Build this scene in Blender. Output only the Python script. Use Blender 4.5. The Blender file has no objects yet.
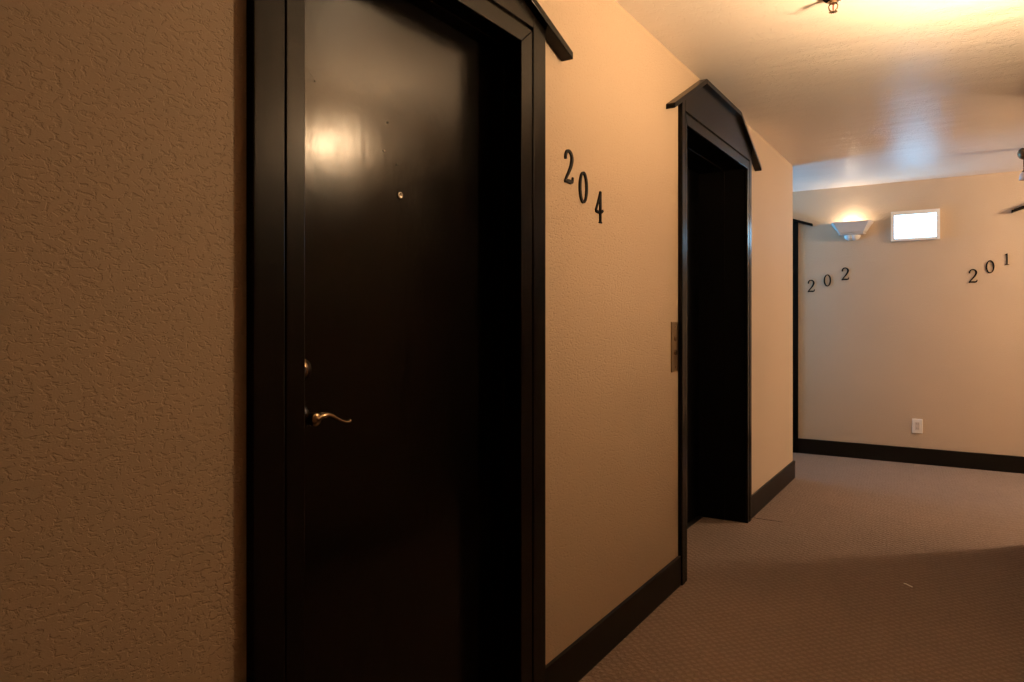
import bpy, bmesh, math, random
from mathutils import Vector, Matrix
random.seed(7)
scene = bpy.context.scene
COL = scene.collection

# ------------------------------------------------------------------ helpers
def link(o):
    COL.objects.link(o); return o

def tag(o, label=None, cat=None, group=None, kind=None):
    if label: o['label'] = label
    if cat: o['category'] = cat
    if group: o['group'] = group
    if kind: o['kind'] = kind
    return o

def empty(name, loc):
    o = bpy.data.objects.new(name, None); o.location = loc; o.empty_display_size = .1
    return link(o)

def obj(name, bm, mat, parent=None, smooth=False, origin=None):
    """link a bmesh given in world coordinates as ONE mesh object (origin moved to parent's or given point)"""
    bmesh.ops.recalc_face_normals(bm, faces=bm.faces)
    org = Vector(origin) if origin is not None else Vector((0, 0, 0))
    if parent is not None and origin is None:
        org = world_loc(parent)
    if org.length > 0:
        bmesh.ops.translate(bm, verts=bm.verts, vec=-org)
    me = bpy.data.meshes.new(name); bm.to_mesh(me); bm.free()
    me.materials.append(mat)
    if smooth:
        for p in me.polygons: p.use_smooth = True
    o = bpy.data.objects.new(name, me); link(o)
    if parent is not None:
        o.parent = parent; o.location = org - world_loc(parent)
    else:
        o.location = org
    return o

def world_loc(o):
    v = Vector(o.location); p = o.parent
    while p is not None:
        v += Vector(p.location); p = p.parent
    return v

def box(bm, lo, hi, bev=0.0, T=None):
    vs = []
    lo2 = [min(a, b) for a, b in zip(lo, hi)]; hi2 = [max(a, b) for a, b in zip(lo, hi)]
    tmp = bmesh.new()
    bmesh.ops.create_cube(tmp, size=1)
    for v in tmp.verts:
        v.co = Vector([(lo2[i] + hi2[i]) / 2 + v.co[i] * (hi2[i] - lo2[i]) for i in range(3)])
    if bev > 0:
        bmesh.ops.bevel(tmp, geom=list(tmp.edges), offset=bev, segments=2, affect='EDGES', profile=.5)
    merge(bm, tmp, T)

def merge(bm, tmp, T=None):
    if T:
        for v in tmp.verts: v.co = T(*v.co)
    me = bpy.data.meshes.new('tmp'); tmp.to_mesh(me); tmp.free()
    bm.from_mesh(me); bpy.data.meshes.remove(me)

def prism(bm, pts, w0, w1, T=None, bev=0.0):
    """polygon pts (u,v) extruded from w0 to w1; coordinates handed to T are (u,w,v)"""
    tmp = bmesh.new()
    a = [tmp.verts.new((u, w0, v)) for u, v in pts]
    b = [tmp.verts.new((u, w1, v)) for u, v in pts]
    tmp.faces.new(a); tmp.faces.new(b[::-1])
    n = len(pts)
    for i in range(n):
        tmp.faces.new((a[i], b[i], b[(i + 1) % n], a[(i + 1) % n]))
    if bev > 0:
        bmesh.ops.recalc_face_normals(tmp, faces=tmp.faces)
        bmesh.ops.bevel(tmp, geom=list(tmp.edges), offset=bev, segments=2, affect='EDGES', profile=.5)
    merge(bm, tmp, T)

def lathe(bm, prof, axis_o, axis, seg=32, cap=True):
    """profile [(r, h)] spun about axis"""
    axis = Vector(axis).normalized()
    ref = Vector((0, 0, 1)) if abs(axis.z) < .9 else Vector((1, 0, 0))
    e1 = axis.cross(ref).normalized(); e2 = axis.cross(e1)
    tmp = bmesh.new(); rings = []
    for r, h in prof:
        ring = []
        for k in range(seg):
            a = 2 * math.pi * k / seg
            ring.append(tmp.verts.new(Vector(axis_o) + axis * h + (e1 * math.cos(a) + e2 * math.sin(a)) * max(r, 1e-5)))
        rings.append(ring)
    for i in range(len(rings) - 1):
        for k in range(seg):
            tmp.faces.new((rings[i][k], rings[i][(k + 1) % seg], rings[i + 1][(k + 1) % seg], rings[i + 1][k]))
    if cap:
        tmp.faces.new(rings[0]); tmp.faces.new(rings[-1][::-1])
    merge(bm, tmp)

def tube(bm, pts, rad, seg=12, flat=1.0, up=(0, 0, 1)):
    """swept tube with a radius per point; flat squashes it along 'up'"""
    pts = [Vector(p) for p in pts]
    tmp = bmesh.new(); rings = []
    for i, p in enumerate(pts):
        d = (pts[min(i + 1, len(pts) - 1)] - pts[max(i - 1, 0)]).normalized()
        e1 = d.cross(Vector(up)).normalized(); e2 = e1.cross(d).normalized()
        r = rad[i] if isinstance(rad, (list, tuple)) else rad
        fl = flat[i] if isinstance(flat, (list, tuple)) else flat
        rings.append([tmp.verts.new(p + e1 * r * math.cos(2 * math.pi * k / seg) + e2 * r * fl * math.sin(2 * math.pi * k / seg)) for k in range(seg)])
    for i in range(len(rings) - 1):
        for k in range(seg):
            tmp.faces.new((rings[i][k], rings[i][(k + 1) % seg], rings[i + 1][(k + 1) % seg], rings[i + 1][k]))
    tmp.faces.new(rings[0]); tmp.faces.new(rings[-1][::-1])
    merge(bm, tmp)

def spline(P, n=8):
    """Catmull-Rom through tuples of any length"""
    out = []
    for i in range(len(P) - 1):
        p0, p1, p2, p3 = P[max(i - 1, 0)], P[i], P[i + 1], P[min(i + 2, len(P) - 1)]
        for k in range(n):
            t = k / n
            out.append(tuple(.5 * (2 * b + (c - a) * t + (2 * a - 5 * b + 4 * c - d) * t * t + (3 * b - a - 3 * c + d) * t ** 3)
                             for a, b, c, d in zip(p0, p1, p2, p3)))
    out.append(tuple(P[-1])); return out

# ------------------------------------------------------------------ materials
def mat(name):
    m = bpy.data.materials.new(name); m.use_nodes = True
    nt = m.node_tree; b = nt.nodes['Principled BSDF']
    return m, nt, b

def N(nt, t, **kw):
    n = nt.nodes.new(t)
    for k, v in kw.items():
        if k in n.inputs: n.inputs[k].default_value = v
        else: setattr(n, k, v)
    return n

def L(nt, a, b): nt.links.new(a, b)

def coords(nt, scale=(1, 1, 1)):
    g = N(nt, 'ShaderNodeNewGeometry')
    mp = N(nt, 'ShaderNodeMapping'); mp.inputs['Scale'].default_value = scale
    L(nt, g.outputs['Position'], mp.inputs['Vector'])
    return mp.outputs['Vector']

def plaster(name, col, rough, scale, dist, var=.05, spec=.3, lo_=.34, hi_=.50, swell=0.0, stretch=(1, 1, 1)):
    m, nt, b = mat(name)
    co = coords(nt, stretch)
    n1 = N(nt, 'ShaderNodeTexNoise', Scale=scale, Detail=4.0, Roughness=.55, Distortion=.6); L(nt, co, n1.inputs['Vector'])
    r1 = N(nt, 'ShaderNodeValToRGB'); r1.color_ramp.elements[0].position = lo_; r1.color_ramp.elements[1].position = hi_
    r1.color_ramp.interpolation = 'EASE'
    L(nt, n1.outputs['Fac'], r1.inputs['Fac'])
    n2 = N(nt, 'ShaderNodeTexNoise', Scale=scale * 3.1, Detail=3.0, Roughness=.6); L(nt, co, n2.inputs['Vector'])
    mx = N(nt, 'ShaderNodeMath', operation='MULTIPLY_ADD'); L(nt, n2.outputs['Fac'], mx.inputs[0]); mx.inputs[1].default_value = .35
    L(nt, r1.outputs['Color'], mx.inputs[2])
    bp = N(nt, 'ShaderNodeBump', Strength=1.0, Distance=dist); L(nt, mx.outputs[0], bp.inputs['Height'])
    L(nt, bp.outputs['Normal'], b.inputs['Normal'])
    if swell:
        n5 = N(nt, 'ShaderNodeTexNoise', Scale=4.0, Detail=1.0); L(nt, coords(nt, (.7, 2.0, 1)), n5.inputs['Vector'])
        b5 = N(nt, 'ShaderNodeBump', Strength=1.0, Distance=swell); L(nt, n5.outputs['Fac'], b5.inputs['Height'])
        L(nt, b5.outputs['Normal'], bp.inputs['Normal'])
    n3 = N(nt, 'ShaderNodeTexNoise', Scale=1.7, Detail=3.0); L(nt, co, n3.inputs['Vector'])
    mr = N(nt, 'ShaderNodeMapRange'); mr.inputs['To Min'].default_value = 1 - var; mr.inputs['To Max'].default_value = 1 + var
    L(nt, n3.outputs['Fac'], mr.inputs['Value'])
    mc = N(nt, 'ShaderNodeMix', data_type='RGBA', blend_type='MULTIPLY'); mc.inputs['Factor'].default_value = 1
    mc.inputs[6].default_value = (*col, 1); L(nt, mr.outputs['Result'], mc.inputs[7])
    L(nt, mc.outputs[2], b.inputs['Base Color'])
    b.inputs['Roughness'].default_value = rough; b.inputs['Specular IOR Level'].default_value = spec
    return m

M_WALL = plaster('wall_paint', (.50, .375, .262), .62, 98, .0009, spec=.25, stretch=(1, .8, 1.3))
M_CEIL = plaster('ceiling_paint', (.84, .75, .66), .37, 44, .0011, spec=.42, swell=.007)

def carpet():
    m, nt, b = mat('carpet')
    co = coords(nt)
    v = N(nt, 'ShaderNodeTexVoronoi', Scale=75.0); L(nt, co, v.inputs['Vector'])
    rot = N(nt, 'ShaderNodeMapping'); rot.inputs['Rotation'].default_value = (0, 0, math.radians(41)); L(nt, co, rot.inputs['Vector'])
    w1 = N(nt, 'ShaderNodeTexWave', Scale=11.0, Distortion=3.2, bands_direction='X'); w1.inputs['Detail Scale'].default_value = 6.0; L(nt, rot.outputs[0], w1.inputs['Vector'])
    w2 = N(nt, 'ShaderNodeTexWave', Scale=11.0, Distortion=3.2, bands_direction='Y'); w2.inputs['Detail Scale'].default_value = 6.0; L(nt, rot.outputs[0], w2.inputs['Vector'])
    ml = N(nt, 'ShaderNodeMath', operation='MULTIPLY'); L(nt, w1.outputs['Fac'], ml.inputs[0]); L(nt, w2.outputs['Fac'], ml.inputs[1])
    n = N(nt, 'ShaderNodeTexNoise', Scale=160.0, Detail=2.0); L(nt, co, n.inputs['Vector'])
    a1 = N(nt, 'ShaderNodeMath', operation='MULTIPLY_ADD'); L(nt, n.outputs['Fac'], a1.inputs[0]); a1.inputs[1].default_value = .9; L(nt, ml.outputs[0], a1.inputs[2])
    a2 = N(nt, 'ShaderNodeMath', operation='SUBTRACT'); L(nt, a1.outputs[0], a2.inputs[0]); L(nt, v.outputs['Distance'], a2.inputs[1])
    bp = N(nt, 'ShaderNodeBump', Strength=.8, Distance=.006); L(nt, a2.outputs[0], bp.inputs['Height'])
    L(nt, bp.outputs['Normal'], b.inputs['Normal'])
    cr = N(nt, 'ShaderNodeValToRGB')
    cr.color_ramp.elements[0].color = (.165, .115, .088, 1); cr.color_ramp.elements[1].color = (.265, .19, .148, 1)
    cr.color_ramp.elements[0].position = .1; cr.color_ramp.elements[1].position = 1.0
    L(nt, a1.outputs[0], cr.inputs['Fac'])
    n4 = N(nt, 'ShaderNodeTexNoise', Scale=1.1, Detail=4.0); L(nt, co, n4.inputs['Vector'])
    mr = N(nt, 'ShaderNodeMapRange'); mr.inputs['To Min'].default_value = .85; mr.inputs['To Max'].default_value = 1.12; L(nt, n4.outputs['Fac'], mr.inputs['Value'])
    mc = N(nt, 'ShaderNodeMix', data_type='RGBA', blend_type='MULTIPLY'); mc.inputs['Factor'].default_value = 1
    L(nt, cr.outputs['Color'], mc.inputs[6]); L(nt, mr.outputs['Result'], mc.inputs[7]); L(nt, mc.outputs[2], b.inputs['Base Color'])
    b.inputs['Roughness'].default_value = .95; b.inputs['Specular IOR Level'].default_value = .1
    return m
M_CARPET = carpet()

def black_paint(name, col, rough, bump=.0002, scale=(30, 30, 2), spec=.5, rvar=.08):
    m, nt, b = mat(name)
    co = coords(nt, scale)
    n = N(nt, 'ShaderNodeTexNoise', Scale=1.0, Detail=4.0, Roughness=.6); L(nt, co, n.inputs['Vector'])
    bp = N(nt, 'ShaderNodeBump', Strength=.5, Distance=bump); L(nt, n.outputs['Fac'], bp.inputs['Height'])
    L(nt, bp.outputs['Normal'], b.inputs['Normal'])
    n2 = N(nt, 'ShaderNodeTexNoise', Scale=6.0, Detail=3.0); L(nt, coords(nt), n2.inputs['Vector'])
    mr = N(nt, 'ShaderNodeMapRange'); mr.inputs['From Min'].default_value = .3; mr.inputs['From Max'].default_value = .7
    mr.inputs['To Min'].default_value = rough - rvar; mr.inputs['To Max'].default_value = rough + rvar
    L(nt, n2.outputs['Fac'], mr.inputs['Value']); L(nt, mr.outputs['Result'], b.inputs['Roughness'])
    b.inputs['Base Color'].default_value = (*col, 1); b.inputs['Specular IOR Level'].default_value = spec
    return m
M_TRIM = black_paint('black_trim_paint', (.0035, .0025, .0018), .25, spec=.13, rvar=.004)
M_SLAB = black_paint('black_door_paint', (.0022, .0016, .0012), .19, bump=.0019, scale=(8, 8, 5.0), spec=.17, rvar=.025)
M_LIFT = black_paint('black_elevator_paint', (.0018, .0016, .0014), .5, spec=.06)
M_BASE = black_paint('black_baseboard_paint', (.0055, .004, .0028), .4, spec=.16, rvar=.006)

def metal(name, col, rough, metallic=1.0):
    m, nt, b = mat(name)
    n = N(nt, 'ShaderNodeTexNoise', Scale=90.0, Detail=3.0); L(nt, coords(nt), n.inputs['Vector'])
    mr = N(nt, 'ShaderNodeMapRange'); mr.inputs['To Min'].default_value = max(rough - .08, .05); mr.inputs['To Max'].default_value = rough + .08
    L(nt, n.outputs['Fac'], mr.inputs['Value']); L(nt, mr.outputs['Result'], b.inputs['Roughness'])
    b.inputs['Base Color'].default_value = (*col, 1); b.inputs['Metallic'].default_value = metallic
    return m
M_BRASS = metal('satin_brass', (.28, .20, .12), .24)
M_CHROME = metal('chrome', (.75, .72, .68), .15)
M_BRONZE = metal('antique_bronze', (.20, .13, .075), .45)
M_PLATE = metal('brushed_bronze_plate', (.30, .21, .12), .42)
M_DARK = metal('dark_iron', (.006, .0045, .0035), .65, .0)
M_DARK.node_tree.nodes['Principled BSDF'].inputs['Specular IOR Level'].default_value = .15

def plain(name, col, rough=.5, spec=.4):
    m, nt, b = mat(name)
    n = N(nt, 'ShaderNodeTexNoise', Scale=25.0, Detail=3.0); L(nt, coords(nt), n.inputs['Vector'])
    mr = N(nt, 'ShaderNodeMapRange'); mr.inputs['To Min'].default_value = .94; mr.inputs['To Max'].default_value = 1.06
    L(nt, n.outputs['Fac'], mr.inputs['Value'])
    mc = N(nt, 'ShaderNodeMix', data_type='RGBA', blend_type='MULTIPLY'); mc.inputs['Factor'].default_value = 1
    mc.inputs[6].default_value = (*col, 1); L(nt, mr.outputs['Result'], mc.inputs[7]); L(nt, mc.outputs[2], b.inputs['Base Color'])
    b.inputs['Roughness'].default_value = rough; b.inputs['Specular IOR Level'].default_value = spec
    return m
M_WHITE = plain('white_plaster', (.74, .70, .65), .5)
M_SCONCE = plain('shaded_white_plaster', (.56, .47, .40), .55)  # white plaster, darkened: shade of the backlit sconce front put into the colour
M_PLASTIC = plain('ivory_plastic', (.80, .72, .64), .35)
M_PLASTIC2 = plain('ivory_plastic_insert', (.62, .52, .44), .35)
M_SEAM = plain('carpet_seam_dark', (.05, .032, .022), .95, .05)
M_LINT = plain('white_lint', (.85, .80, .74), .9, .1)
M_GLASSRED = plain('red_glass_bulb', (.22, .05, .03), .1, .8)
M_DARKHOLE = plain('dark_recess', (.004, .004, .004), .6)

def emit(name, col, s):
    m, nt, b = mat(name)
    b.inputs['Base Color'].default_value = (.8, .8, .8, 1)
    b.inputs['Emission Color'].default_value = (*col, 1); b.inputs['Emission Strength'].default_value = s
    b.inputs['Roughness'].default_value = .3
    return m

WARM = (1.0, .70, .41)
E_SIGN = emit('lit_panel_face', (.20, .62, 1.0), 11.5)
E_BULB_A = emit('warm_bulb_strong', WARM, 600.0)
E_BULB_FILL = emit('added_fill_bulb', WARM, 3150.0)  # extra bulb, added low in the right sconce to brighten ceiling and bounce
E_BULB_B = emit('warm_bulb', (1.0, .82, .60), 190.0)
E_GLOBE = emit('warm_globe', (1.0, .755, .51), 190.0)

def glass():
    m = bpy.data.materials.new('window_glass'); m.use_nodes = True
    nt = m.node_tree; nt.nodes.clear()
    out = N(nt, 'ShaderNodeOutputMaterial'); t = N(nt, 'ShaderNodeBsdfTransparent'); g = N(nt, 'ShaderNodeBsdfGlossy', Roughness=.02)
    t.inputs['Color'].default_value = (.93, .96, .97, 1)
    fr = N(nt, 'ShaderNodeFresnel', IOR=1.45); mx = N(nt, 'ShaderNodeMixShader')
    L(nt, fr.outputs[0], mx.inputs[0]); L(nt, t.outputs[0], mx.inputs[1]); L(nt, g.outputs[0], mx.inputs[2]); L(nt, mx.outputs[0], out.inputs['Surface'])
    return m
M_GLASS = glass()

# ------------------------------------------------------------------ dimensions (metres; x right, y along the corridor, z up)
H = 2.42
XR = 1.408            # right wall face
YC = 5.83             # end of the left wall
YRC = 4.73            # end of the right wall
YB = 6.99             # back wall face
YN = -3.2             # wall behind the camera
XWL, XWR = -2.3, 4.6  # ends of the cross passage
TL = lambda u, w, v: Vector((w, u, v))            # left wall: u=y, w out of wall = +x
TB = lambda u, w, v: Vector((u, YB - w, v))       # back wall: u=x, w out of wall = -y
TR = lambda u, w, v: Vector((XR - w, u, v))       # right wall: u=y, w = -x

# ------------------------------------------------------------------ doorway
def doorway(name, T, label, cat, uo, ui, vh, groove, roof, depth, leaf, lock_side=-1):
    """uo: outer casing edges, ui: opening edges, vh: opening height, groove: height where the pediment starts,
    roof: list of (u, v_top) of the roof line from left tip to right tip"""
    base = T((uo[0] + uo[1]) / 2, 0, 0)
    root = empty(name, base)
    tag(root, label, cat, kind='structure')
    t = .022; g = .004
    gl = ui[0] - (ui[0] - uo[0]) * .385; gr = ui[1] + (uo[1] - ui[1]) * .45     # groove lines between inner and outer casing
    th = .024
    def under(u):
        for (a, va), (b, vb) in zip(roof, roof[1:]):
            if a <= u <= b: return va + (vb - va) * (u - a) / (b - a) - th
        return roof[0][1] - th
    # outer casing: two stiles
    for a, b in ((uo[0], gl - g), (gr + g, uo[1])):
        bm = bmesh.new()
        prism(bm, [(a, 0), (b, 0), (b, under(b)), (a, under(a))], 0, t, T, .0025)
        obj('side_casing', bm, M_TRIM, root)
    # inner casing (one mitred band round the opening)
    bm = bmesh.new()
    tt = groove - g
    prism(bm, [(gl, 0), (ui[0], 0), (ui[0], vh), (gl, tt)], 0, t - .002, T, .0025)
    prism(bm, [(gr, 0), (ui[1], 0), (ui[1], vh), (gr, tt)][::-1], 0, t - .002, T, .0025)
    prism(bm, [(gl, tt), (ui[0], vh), (ui[1], vh), (gr, tt)], 0, t - .002, T, .0025)
    obj('inner_casing', bm, M_TRIM, root)
    # pediment panel
    bm = bmesh.new()
    us = [gl - g + .0005] + [u for u, v in roof[1:-1]] + [gr + g - .0005]
    prism(bm, [(us[0], groove + g), (us[-1], groove + g)] + [(u, under(u)) for u in us[::-1]], 0, t, T, .002)
    obj('pediment_panel', bm, M_TRIM, root)
    # roof boards
    for (a, va), (b, vb) in zip(roof, roof[1:]):
        bm = bmesh.new()
        prism(bm, [(a, va - th), (b, vb - th), (b, vb), (a, va)], 0, .043, T, .0025)
        obj('roof_board', bm, M_TRIM, root)
    # jamb lining with a stop bead
    bm = bmesh.new(); r = .006
    box(bm, (ui[0] - .025, 0, 0), (ui[0] - r, -depth, vh + r), .001, T)
    box(bm, (ui[1] + r, 0, 0), (ui[1] + .025, -depth, vh + r), .001, T)
    box(bm, (ui[0] - .025, 0, vh + r), (ui[1] + .025, -depth, vh + .025), .001, T)
    s0 = -.041 if depth < .15 else -.12
    box(bm, (ui[0] - r - .001, s0, 0), (ui[0], -depth, vh), .0015, T)
    box(bm, (ui[1], s0, 0), (ui[1] + r + .001, -depth, vh), .0015, T)
    box(bm, (ui[0], s0, vh), (ui[1], -depth, vh + r + .001), .0015, T)
    obj('door_jamb', bm, M_TRIM if leaf == 'swing' else M_LIFT, root)
    # leaf
    if leaf == 'swing':
        bm = bmesh.new()
        box(bm, (ui[0] - .004, -depth - .042, .008), (ui[1] + .004, -depth, vh + .004), .0015, T)
        slab = obj('door_slab', bm, M_SLAB, root)
        return root, slab
    else:
        mid = ui[0] + (ui[1] - ui[0]) * .5
        for a, b, dd in ((ui[0] - .004, mid - .003, 0), (mid + .003, ui[1] + .004, 0)):
            bm = bmesh.new()
            box(bm, (a, -depth - .035 - dd, .006), (b, -depth - dd, vh + .004), .002, T)
            obj('sliding_panel', bm, M_LIFT, root)
        bm = bmesh.new()
        box(bm, (ui[0] - .02, -depth - .04, -.002), (ui[1] + .02, -depth + .03, .004), .001, T)
        obj('sill_plate', bm, M_DARK, root)
        return root, None

def hardware(T, slab, depth, u_lock, z_bolt, z_lever, u_peep, z_peep, d=1):
    """deadbolt, lever handle and peephole as sub-parts of the slab; d = +1 lever points to +u"""
    w0 = -depth
    axis = (T(0, 1, 0) - T(0, 0, 0))
    bm = bmesh.new()
    lathe(bm, [(.0245, 0), (.0245, .003), (.0225, .007), (.016, .0085), (.015, .011), (.0005, .0115)], T(u_lock + .013 * d, w0, z_bolt), axis, 36)
    db = obj('deadbolt', bm, M_BRASS, slab, True)
    bm = bmesh.new()
    box(bm, (u_lock + .013 * d - .0012, w0 + .0105, z_bolt - .006), (u_lock + .013 * d + .0012, w0 + .0122, z_bolt + .006), 0, T)
    obj('keyhole', bm, M_DARKHOLE, db)
    # lever
    bm = bmesh.new()
    lathe(bm, [(.031, 0), (.031, .004), (.028, .010), (.018, .013), (.012, .016), (.011, .042), (.014, .046), (.014, .060), (.011, .063), (.0005, .064)], T(u_lock, w0, z_lever), axis, 36)
    P = [(0, .054, 0, .0145), (.022, .055, .006, .0135), (.045, .056, .0045, .0105), (.068, .057, -.006, .0085), (.088, .057, -.014, .0078), (.104, .056, -.0155, .0075), (.112, .055, -.0125, .006)]
    pts = spline(P, 6)
    tube(bm, [T(u_lock + p[0] * .9 * d, w0 + p[1], z_lever + p[2]) for p in pts], [p[3] * .82 for p in pts], 12, .62)
    obj('lever_handle', bm, M_BRASS, slab, True)
    bm = bmesh.new()
    lathe(bm, [(.0095, 0), (.0095, .002), (.0075, .004), (.0055, .0042), (.0050, .0022), (.0003, .0030)], T(u_peep, w0, z_peep), axis, 28)
    obj('peephole', bm, M_CHROME, slab, True)

# room 204
D1 = .092
r1, s1 = doorway('door_1', TL, 'glossy black apartment door in a gabled black frame, nearest one, beside the number 204', 'door',
                 (.838, 1.907), (.9595, 1.767), 2.027, 2.083,
                 [(.694, 2.081), (1.372, 2.312), (2.05, 2.081)], D1, 'swing')
hardware(TL, s1, D1, 1.035, 1.108, 1.007, 1.364, 1.528)
for (u, v, r) in ((1.318, 1.700, .0028), (1.305, 1.628, .0030), (1.352, 1.603, .0022), (1.085, 1.735, .0018)):
    bm = bmesh.new(); lathe(bm, [(r, 0), (r, .0003), (.0002, .0004)], TL(u, -D1, v), (1, 0, 0), 10)
    obj('nail_hole', bm, M_DARKHOLE, s1)
# elevator
r2, _ = doorway('door_2', TL, 'black recessed elevator entrance under a flat-topped black gable, past the number 204', 'elevator',
                (3.178, 4.458), (3.254, 4.373), 2.13, 2.185,
                [(3.02, 2.172), (3.487, 2.411), (4.140, 2.411), (4.627, 2.185)], .28, 'slide')
# back wall doors
r3, s3 = doorway('door_3', TB, 'black door frame edge at the far left of the back wall, beside the number 202', 'door',
                 (-1.229, -.168), (-1.11, -.287), 2.027, 2.083,
                 [(-1.36, 2.108), (-.698, 2.335), (-.042, 2.108)], D1, 'swing')
hardware(TB, s3, D1, -1.04, 1.109, 1.008, -.698, 1.526)
r4, s4 = doorway('door_4', TB, 'black gable roof tip over the door on the back wall right of the number 201', 'door',
                 (1.575, 2.644), (1.694, 2.525), 2.027, 2.083,
                 [(1.447, 2.108), (2.11, 2.335), (2.772, 2.108)], D1, 'swing')
hardware(TB, s4, D1, 1.765, 1.109, 1.008, 2.11, 1.526)
# opposite door on the right wall (seen mirrored in the glossy door)
r5, s5 = doorway('door_5', TR, 'black gabled door on the right wall, mirrored in the glossy near door', 'door',
                 (3.20, 4.15), (3.31, 4.04), 2.027, 2.083,
                 [(3.07, 2.09), (3.675, 2.30), (4.28, 2.09)], D1, 'swing')
hardware(TR, s5, D1, 3.385, 1.109, 1.008, 3.675, 1.526)

# ------------------------------------------------------------------ shell
def wall(name, spans, T, thick, label, u0, u1):
    """one wall mesh with openings: spans = [(ua, ub, height)] of the holes"""
    bm = bmesh.new(); u = u0
    for a, b, h in sorted(spans):
        box(bm, (u, 0, 0), (a, -thick, H), 0, T)
        box(bm, (a, 0, h), (b, -thick, H), 0, T)
        u = b
    box(bm, (u, 0, 0), (u1, -thick, H), 0, T)
    o = obj(name, bm, M_WALL)
    tag(o, label, 'wall', kind='structure'); return o
e = .0245
wall('wall_left', [(.9595 - e, 1.767 + e, 2.027 + e), (3.254 - e, 4.373 + e, 2.13 + e)], TL, .36,
     'beige textured corridor wall holding the near black door and the elevator', YN, YC)
wall('wall_right', [(3.31 - e, 4.04 + e, 2.027 + e)], TR, .20, 'beige textured wall on the right side of the corridor', YN, YRC)
wall('wall_back', [(-1.11 - e, -.287 + e, 2.027 + e), (1.694 - e, 2.525 + e, 2.027 + e)], TB, .22,
     'beige back wall with sconce and the numbers 202 and 201', XWL, XWR)
bm = bmesh.new(); box(bm, (-.36, YN - .15, 0), (XR + .2, YN, H))
tag(obj('wall_rear', bm, M_WALL), 'beige wall closing the corridor behind the camera', 'wall', kind='structure')
bm = bmesh.new(); box(bm, (XR + .2, YRC - .2, 0), (XWR, YRC, H))
tag(obj('wall_passage_right', bm, M_WALL), 'beige near wall of the right side passage', 'wall', kind='structure')
bm = bmesh.new(); box(bm, (XWR, YRC - .2, 0), (XWR + .15, YB + .2, H))
tag(obj('wall_end_right', bm, M_WALL), 'beige end wall of the right side passage', 'wall', kind='structure')
bm = bmesh.new(); box(bm, (XWL, YC - .2, 0), (-.36, YC, H))
tag(obj('wall_passage_left', bm, M_WALL), 'beige near wall of the left side passage', 'wall', kind='structure')
# left end wall with a window
WY0, WY1, WZ0, WZ1 = 5.98, 6.86, .95, 2.12
bm = bmesh.new()
box(bm, (XWL - .15, YC - .2, 0), (XWL, WY0, H)); box(bm, (XWL - .15, WY1, 0), (XWL, YB + .2, H))
box(bm, (XWL - .15, WY0, 0), (XWL, WY1, WZ0)); box(bm, (XWL - .15, WY0, WZ1), (XWL, WY1, H))
tag(obj('wall_end_left', bm, M_WALL), 'beige end wall with a window in the left side passage', 'wall', kind='structure')
w = empty('window_1', (XWL, (WY0 + WY1) / 2, WZ0)); tag(w, 'white framed window letting blue daylight into the left side passage', 'window', kind='structure')
bm = bmesh.new()
for a, b in (((WY0, WZ0), (WY0 + .05, WZ1)), ((WY1 - .05, WZ0), (WY1, WZ1)), ((WY0, WZ0), (WY1, WZ0 + .05)), ((WY0, WZ1 - .05), (WY1, WZ1))):
    box(bm, (XWL - .10, a[0], a[1]), (XWL - .04, b[0], b[1]), .003)
obj('window_frame', bm, M_WHITE, w)
bm = bmesh.new(); box(bm, (XWL - .074, WY0 + .05, WZ0 + .05), (XWL - .068, WY1 - .05, WZ1 - .05)); obj('pane', bm, M_GLASS, w)
bm = bmesh.new(); box(bm, (XWL - .12, WY0 - .03, WZ0 - .03), (XWL + .05, WY1 + .03, WZ0), .004); obj('window_sill', bm, M_WHITE, w)

bm = bmesh.new(); box(bm, (XWL - .3, YN - .3, -.12), (XWR + .3, YB + .4, 0))
fl = tag(obj('floor', bm, M_CARPET), 'brown patterned carpet covering the corridor floor', 'carpet', kind='structure')
bm = bmesh.new(); prism(bm, [(.02, 4.516), (.08, 4.513), (.14, 4.514), (.19, 4.511), (.19, 4.513), (.14, 4.517), (.08, 4.517), (.02, 4.520)], 0, .0015, lambda u, w_, v: Vector((u, v, w_)))
obj('carpet_seam', bm, M_SEAM, fl)
bm = bmesh.new(); box(bm, (XWL - .3, YN - .3, H), (XWR + .3, YB + .4, H + .15))
tag(obj('ceiling', bm, M_CEIL), 'cream textured ceiling with a bluish sheen near the back wall', 'ceiling', kind='structure')

# baseboards
BH, BT = .136, .015
def skirting(name, runs, label):
    bm = bmesh.new()
    for lo, hi in runs: box(bm, (*lo, 0), (*hi, BH), .003)
    tag(obj(name, bm, M_BASE), label, 'baseboard', kind='structure')
skirting('baseboard_left', [((0, YN), (BT, .838))], 'black baseboard on the left wall before the near door')
skirting('trim_1', [((0, 1.907), (BT, 3.180))], 'black baseboard between the near door and the elevator')
skirting('trim_2', [((0, 4.456), (BT, YC + BT)), ((XWL, YC), (BT - .001, YC + BT))], 'black baseboard past the elevator, wrapping the wall corner')
skirting('baseboard_back', [((-.170, YB - BT), (1.577, YB))], 'long black baseboard along the back wall under the outlet')
skirting('baseboard_back_right', [((2.642, YB - BT), (XWR, YB))], 'black baseboard on the back wall past the right hand door')
skirting('baseboard_right', [((XR - BT, YN), (XR, 3.202)), ((XR - BT, 4.148), (XR, YRC + BT)), ((XR - BT + .001, YRC), (XWR, YRC + BT))], 'black baseboard along the right wall and around its corner')

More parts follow.
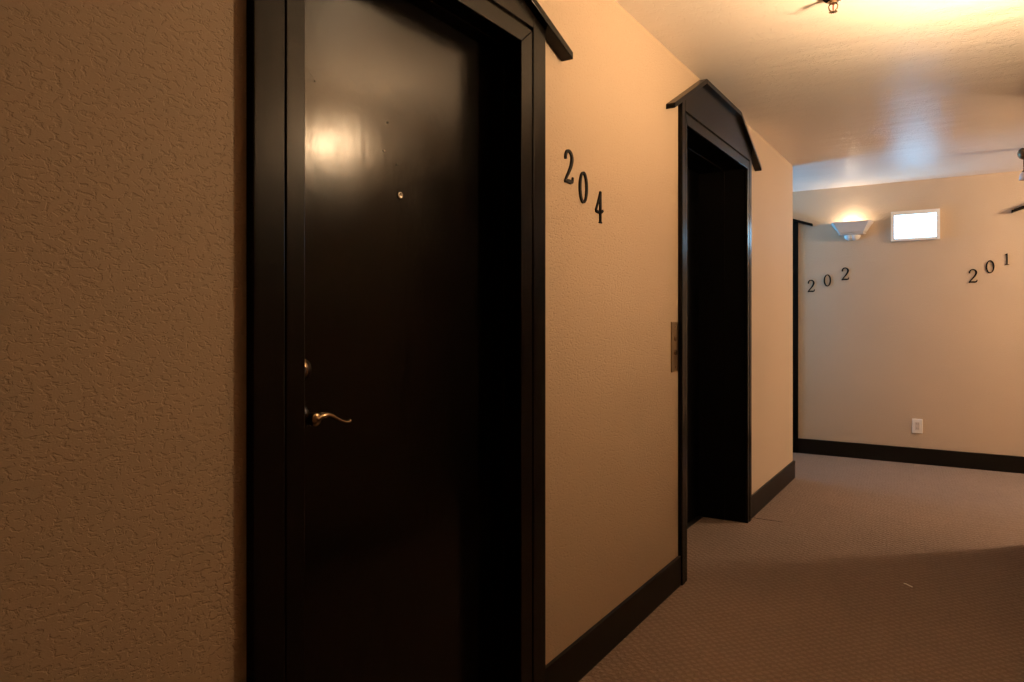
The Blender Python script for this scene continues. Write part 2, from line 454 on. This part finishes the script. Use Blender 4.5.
# ------------------------------------------------------------------ house numbers
def stroke(bm, P, T, u0, v0, s, su, w0, w1, n=8):
    """P = (x, y, half width); ribbon extruded from w0 to w1"""
    pts = spline(P, n) if len(P) > 2 else P
    Lf, Rt = [], []
    for i, p in enumerate(pts):
        a, b = pts[max(i - 1, 0)], pts[min(i + 1, len(pts) - 1)]
        dx, dy = b[0] - a[0], b[1] - a[1]; d = math.hypot(dx, dy) or 1
        nx, ny = -dy / d, dx / d
        Lf.append((p[0] + nx * p[2], p[1] + ny * p[2])); Rt.append((p[0] - nx * p[2], p[1] - ny * p[2]))
    tmp = bmesh.new()
    rows = []
    for l, r in zip(Lf, Rt):
        rows.append([tmp.verts.new((u0 + su * q[0] * s, w, v0 + q[1] * s)) for q, w in ((l, w0), (l, w1), (r, w1), (r, w0))])
    for a, b in zip(rows, rows[1:]):
        for k in range(4):
            tmp.faces.new((a[k], a[(k + 1) % 4], b[(k + 1) % 4], b[k]))
    tmp.faces.new(rows[0]); tmp.faces.new(rows[-1][::-1])
    merge(bm, tmp, T)

def ring(n=40, rx=.30, ry=.50, cx=.32, cy=.5):
    return [(cx + (rx - .05) * math.sin(2 * math.pi * k / n), cy + (ry - .035) * math.cos(2 * math.pi * k / n),
             .038 + .032 * abs(math.sin(2 * math.pi * k / n + .25))) for k in range(n + 1)]
GLYPH = {
 '2': [[(.10, .70, .055), (.09, .80, .06), (.17, .93, .05), (.32, .965, .05), (.47, .89, .062), (.52, .74, .075), (.45, .55, .068), (.32, .37, .055), (.17, .20, .045), (.07, .075, .04)],
       [(.03, .045, .045), (.16, .075, .055), (.30, .08, .065), (.44, .075, .065), (.54, .11, .05), (.58, .23, .03)]],
 '0': [ring()],
 '4': [[(.40, 1.0, .05), (.40, .5, .06), (.40, 0.0, .05)], [(.40, .97, .045), (.20, .62, .04), (.04, .37, .04)],
       [(.03, .36, .045), (.25, .335, .045), (.47, .35, .05), (.60, .42, .04)], [(.30, .015, .02), (.40, .03, .03), (.50, .015, .02)]],
 '1': [[(.26, .98, .055), (.26, .5, .065), (.26, .02, .055)], [(.27, .96, .04), (.18, .88, .04), (.09, .85, .03)], [(.08, .02, .025), (.26, .035, .03), (.44, .02, .025)]],
}
def numeral(ch, T, u, v, h, label, su=1):
    base = T(u, 0, v)
    bm = bmesh.new()
    for P in GLYPH[ch]:
        stroke(bm, [(p[0] * .93, p[1], p[2] * .86) for p in P], T, u, v, h, su, 0.0, .006)
    o = obj('house_number', bm, M_DARK, origin=base)
    return tag(o, label, 'house number', 'black room number digits on the walls')

numeral('2', TL, 2.063, 1.667, .113, 'black digit 2, first of 204 on the wall beside the near door')
numeral('0', TL, 2.170, 1.618, .109, 'black digit 0, middle of 204 on the wall beside the near door')
numeral('4', TL, 2.297, 1.566, .114, 'black digit 4, last and lowest of 204 beside the near door')
for ch, u, v, h, lab in (('2', -0.0908, 1.4823, 0.1141, 'black digit 2, first and lowest of 202 on the back wall'),
                            ('0', 0.0473, 1.5329, 0.1082, 'black digit 0, middle of 202 on the back wall'),
                            ('2', 0.1946, 1.5829, 0.1150, 'black digit 2, last and highest of 202, under the wall sconce'),
                            ('2', 1.1547, 1.5307, 0.1149, 'black digit 2, first and lowest of 201 on the back wall'),
                            ('0', 1.2731, 1.6074, 0.1055, 'black digit 0, middle of 201 on the back wall'),
                            ('1', 1.3957, 1.6709, 0.0938, 'black digit 1, last and highest of 201 on the back wall')):
    numeral(ch, TB, u, v, h, lab)

# ------------------------------------------------------------------ wall sconces
def frustum(bm, T, u, levels, cap=True):
    """levels: (v, half width at wall, half width at front, depth)"""
    tmp = bmesh.new(); R = []
    for v, a, b, d in levels:
        R.append([tmp.verts.new((u + x, w, v)) for x, w in ((-a, .0), (-a, .012), (-b, d), (b, d), (a, .012), (a, .0))])
    for p, q in zip(R, R[1:]):
        for k in range(6):
            tmp.faces.new((p[k], p[(k + 1) % 6], q[(k + 1) % 6], q[k]))
    if cap:
        tmp.faces.new(R[0]); tmp.faces.new(R[-1][::-1])
    merge(bm, tmp, T)

def sconce(T, u, vt, label, bulb_mat, bulbs=((0, -.026, .024, None),)):
    root = empty('wall_sconce', T(u, 0, vt - .15)); tag(root, label, 'wall light', 'stepped white uplight sconces')
    bm = bmesh.new()
    # flared tray: outside going up, over the rim, inside going down
    frustum(bm, T, u, [(vt - .092, .110, .092, .072), (vt - .086, .116, .098, .078), (vt - .012, .168, .138, .116), (vt, .172, .142, .120),
                       (vt, .163, .133, .111), (vt - .012, .158, .128, .106), (vt - .080, .100, .080, .064)])
    obj('shade', bm, M_SCONCE, root)
    bm = bmesh.new()
    frustum(bm, T, u, [(vt - .114, .080, .064, .052), (vt - .109, .108, .092, .078), (vt - .099, .112, .096, .082), (vt - .0955, .104, .088, .074), (vt - .092, .098, .080, .066)])
    obj('lower_molding', bm, M_SCONCE, root)
    bm = bmesh.new()
    for s in (-1, 1):
        tmp = bmesh.new(); bmesh.ops.create_uvsphere(tmp, u_segments=20, v_segments=12, radius=1)
        for q in tmp.verts: q.co = Vector((u + s * .021 + q.co.x * .046, max(q.co.y, 0) * .056, vt - .118 + q.co.z * .040))
        merge(bm, tmp, T)
    obj('finial', bm, M_WHITE, root, True)
    for du, lift, rad, bm_ in bulbs:
        bm = bmesh.new()
        lathe(bm, [(.013, 0), (.013, .081 + lift - rad - .002), (.011, .081 + lift - rad + .002)], T(u + du, .055, vt - .081), (0, 0, 1), 16)
        obj('socket', bm, M_PLASTIC, root)
        bm = bmesh.new(); tmp = bmesh.new(); bmesh.ops.create_icosphere(tmp, subdivisions=2, radius=rad)
        for q in tmp.verts: q.co = T(u + du, .055, vt + lift) + q.co
        merge(bm, tmp); obj('bulb', bm, bm_ or bulb_mat, root, True)
    return root
sconce(TB, .285, 2.095, 'white stepped wall sconce glowing upward on the back wall, beside the lit panel', E_BULB_B)
sconce(TR, 2.55, 2.005, 'white stepped wall sconce on the right wall, seen only mirrored in the near door', None, ((-.055, .074, .045, E_BULB_A), (.055, -.012, .032, E_BULB_FILL)))  # tall bulb lights the opposite wall; low one is added ceiling fill

# ------------------------------------------------------------------ lit panel on the back wall
u0, u1 = 0.5914, 0.9548
v0 = 1.908; v1 = 2.162
root = empty('light_panel', TB((u0 + u1) / 2, 0, v0)); tag(root, 'small glowing white rectangular panel high on the back wall, right of the sconce', 'lit sign')
bm = bmesh.new()
fw = .026
box(bm, (u0, 0, v0), (u1, .018, v1), 0, TB)
box(bm, (u0, .018, v0), (u0 + fw, .030, v1), 0, TB); box(bm, (u1 - fw, .018, v0), (u1, .030, v1), 0, TB)
box(bm, (u0 + fw, .018, v0), (u1 - fw, .0295, v0 + fw * .8), 0, TB); box(bm, (u0 + fw, .018, v1 - fw * 1.3), (u1 - fw, .0295, v1), 0, TB)
obj('frame', bm, M_WHITE, root)
bm = bmesh.new(); box(bm, (u0 + fw, .018, v0 + fw * .8), (u1 - fw, .024, v1 - fw * 1.3), 0, TB)
obj('glowing_face', bm, E_SIGN, root)

# ------------------------------------------------------------------ outlet
uo_, vo_ = 0.7894, 0.3219
root = empty('wall_outlet', TB(uo_, 0, vo_ - .06)); tag(root, 'ivory rectangular outlet cover low on the back wall', 'outlet')
bm = bmesh.new(); box(bm, (uo_ - .039, 0, vo_ - .061), (uo_ + .039, .007, vo_ + .061), .003, TB); obj('cover_plate', bm, M_PLASTIC, root)
bm = bmesh.new()
box(bm, (uo_ - .0165, .006, vo_ - .034), (uo_ + .0165, .0095, vo_ + .034), .001, TB)
rc = obj('receptacle', bm, M_PLASTIC2, root)
for dz in (-.018, .018):
    for dx in (-.006, .006):
        bm = bmesh.new(); box(bm, (uo_ + dx - .0011, .009, vo_ + dz - .004), (uo_ + dx + .0011, .0098, vo_ + dz + .005), 0, TB)
        obj('slot', bm, M_DARKHOLE, rc)

# ------------------------------------------------------------------ elevator call plate
pu0, pu1, pv0, pv1 = 3.083, 3.172, .984, 1.211
root = empty('elevator_call_panel', TL((pu0 + pu1) / 2, 0, pv0)); tag(root, 'brushed bronze elevator call plate on the wall left of the elevator frame', 'call panel')
bm = bmesh.new(); box(bm, (pu0, 0, pv0), (pu1, .005, pv1), .0018, TL); obj('plate', bm, M_PLATE, root)
pc = (pu0 + pu1) / 2
def disc(name, u, v, r, h, m, parent, w0=.005):
    bm = bmesh.new(); lathe(bm, [(r, 0), (r, h * .7), (r * .85, h), (.0003, h)], TL(u, w0, v), (1, 0, 0), 24)
    return obj(name, bm, m, parent, True)
for v in (pv0 + .022, pv1 - .022): disc('screw', pc, v, .0045, .002, M_CHROME, root)
kr = disc('key_switch', pc, pv0 + .150, .012, .004, M_BRONZE, root)
bm = bmesh.new(); box(bm, (pc - .001, .0088, pv0 + .144), (pc + .001, .0096, pv0 + .156), 0, TL); obj('keyhole', bm, M_DARKHOLE, kr)
disc('call_button', pc, pv0 + .088, .013, .005, M_BRASS, root)

# ------------------------------------------------------------------ ceiling sprinkler
SX, SY = .70, 2.875
root = empty('ceiling_sprinkler', (SX, SY, H)); tag(root, 'small metal fire sprinkler head hanging from the ceiling above the corridor', 'sprinkler')
Z = (0, 0, -1)
bm = bmesh.new(); lathe(bm, [(.042, 0), (.042, .003), (.035, .010), (.026, .018), (.016, .021), (.0003, .021)], (SX, SY, H), Z, 32); obj('escutcheon', bm, M_CHROME, root, True)
bm = bmesh.new(); lathe(bm, [(.010, .008), (.010, .018), (.014, .019), (.014, .027), (.009, .028), (.0003, .028)], (SX, SY, H), Z, 6); obj('body', bm, M_BRASS, root)
bm = bmesh.new()
for s in (-1, 1):
    tube(bm, [(SX + s * .010, SY, H - .025), (SX + s * .016, SY, H - .036), (SX + s * .013, SY, H - .048), (SX + s * .003, SY, H - .057)], .0027, 8, up=(0, 1, 0))
obj('frame_arms', bm, M_BRASS, root, True)
bm = bmesh.new(); lathe(bm, [(.0015, .027), (.0028, .033), (.0028, .048), (.0015, .054)], (SX, SY, H), Z, 14); obj('glass_bulb', bm, M_GLASSRED, root, True)
bm = bmesh.new()
pts = []
for k in range(48):
    a = 2 * math.pi * k / 48; rr = .0155 if (k // 2) % 2 == 0 else .0105
    pts.append((SX + rr * math.cos(a), SY + rr * math.sin(a)))
prism(bm, pts, H - .0585, H - .057, lambda u, w_, v: Vector((u, v, w_)))
lathe(bm, [(.004, .055), (.004, .060), (.0003, .0625)], (SX, SY, H), Z, 14)
obj('deflector', bm, M_BRASS, root)

# ------------------------------------------------------------------ hanging lamp cut by the right edge of the frame
HX, HY = 1.475, 6.10
root = empty('hanging_lamp', (HX, HY, H)); tag(root, 'bronze ball of a small hanging lamp cut by the right edge of the photo', 'ceiling light')
bm = bmesh.new(); lathe(bm, [(.018, 0), (.030, .008), (.037, .022), (.039, .037), (.036, .052), (.027, .066), (.012, .075), (.0003, .077)], (HX, HY, H), Z, 28); obj('canopy_ball', bm, M_BRONZE, root, True)
bm = bmesh.new(); lathe(bm, [(.004, .075), (.004, .150), (.009, .155), (.013, .165), (.009, .172)], (HX, HY, H), Z, 20); obj('stem', bm, M_BRONZE, root, True)
bm = bmesh.new(); lathe(bm, [(.010, .164), (.019, .170), (.025, .186), (.029, .222), (.0265, .222), (.0225, .188), (.017, .174), (.008, .169)], (HX, HY, H), Z, 28, False); obj('glass_shade', bm, M_PLASTIC, root, True)

# ------------------------------------------------------------------ ceiling globe in the right side passage
GX, GY = 3.05, 6.2
root = empty('ceiling_lamp', (GX, GY, H)); tag(root, 'warm globe ceiling lamp lighting the right side passage, outside the frame', 'ceiling light')
bm = bmesh.new(); lathe(bm, [(.09, 0), (.09, .02), (.06, .035), (.0003, .035)], (GX, GY, H), Z, 28); obj('base_plate', bm, M_BRONZE, root, True)
bm = bmesh.new(); tmp = bmesh.new(); bmesh.ops.create_icosphere(tmp, subdivisions=2, radius=.17)
for q in tmp.verts: q.co = q.co + Vector((GX, GY, H - .20))
merge(bm, tmp); obj('globe_shade', bm, E_GLOBE, root, True)

# ------------------------------------------------------------------ bit of lint on the carpet
bm = bmesh.new()
lx, ly = .896, 3.73
P = spline([(-.016, .016, .003), (-.007, .005, .006), (.004, -.002, .004), (.014, -.008, .003), (.018, -.013, .003)], 5)
tube(bm, [(lx + p[0], ly + p[1], p[2]) for p in P], .0022, 8)
tag(obj('lint_thread', bm, M_LINT, origin=(lx, ly, 0), smooth=True), 'tiny white thread lying on the brown carpet', 'lint')

# ------------------------------------------------------------------ daylight through the left window
ld = bpy.data.lights.new('window_daylight', 'AREA'); ld.shape = 'RECTANGLE'; ld.size = WY1 - WY0 - .1; ld.size_y = WZ1 - WZ0 - .1
ld.energy = 150; ld.color = (.10, .50, 1.0)
lo = bpy.data.objects.new('window_daylight', ld); link(lo)
lo.location = (XWL - .16, (WY0 + WY1) / 2, (WZ0 + WZ1) / 2); lo.rotation_euler = (0, math.radians(-90 - 55), 0)

wd = bpy.data.worlds.new('world'); scene.world = wd; wd.use_nodes = True
bg = wd.node_tree.nodes['Background']; bg.inputs[0].default_value = (.35, .6, 1.0, 1); bg.inputs[1].default_value = .8

# ------------------------------------------------------------------ camera
cd = bpy.data.cameras.new('camera'); cam = bpy.data.objects.new('camera', cd); link(cam)
cd.sensor_width = 36; cd.lens = 712 / 1024 * 36; cd.shift_y = -19 / 1024; cd.clip_start = .02
cam.location = (1.10, 0, 1.21)
cam.rotation_euler = (math.radians(90), 0, math.radians(32.2))
scene.camera = cam
vs = scene.view_settings
vs.view_transform = 'Standard'; vs.look = 'None'; vs.exposure = 0.0; vs.gamma = 1.0; vs.use_curve_mapping = False
scene.cycles.use_denoising = True
scene.cycles.sample_clamp_indirect = 4.0
scene.cycles.max_bounces = 10; scene.cycles.diffuse_bounces = 6
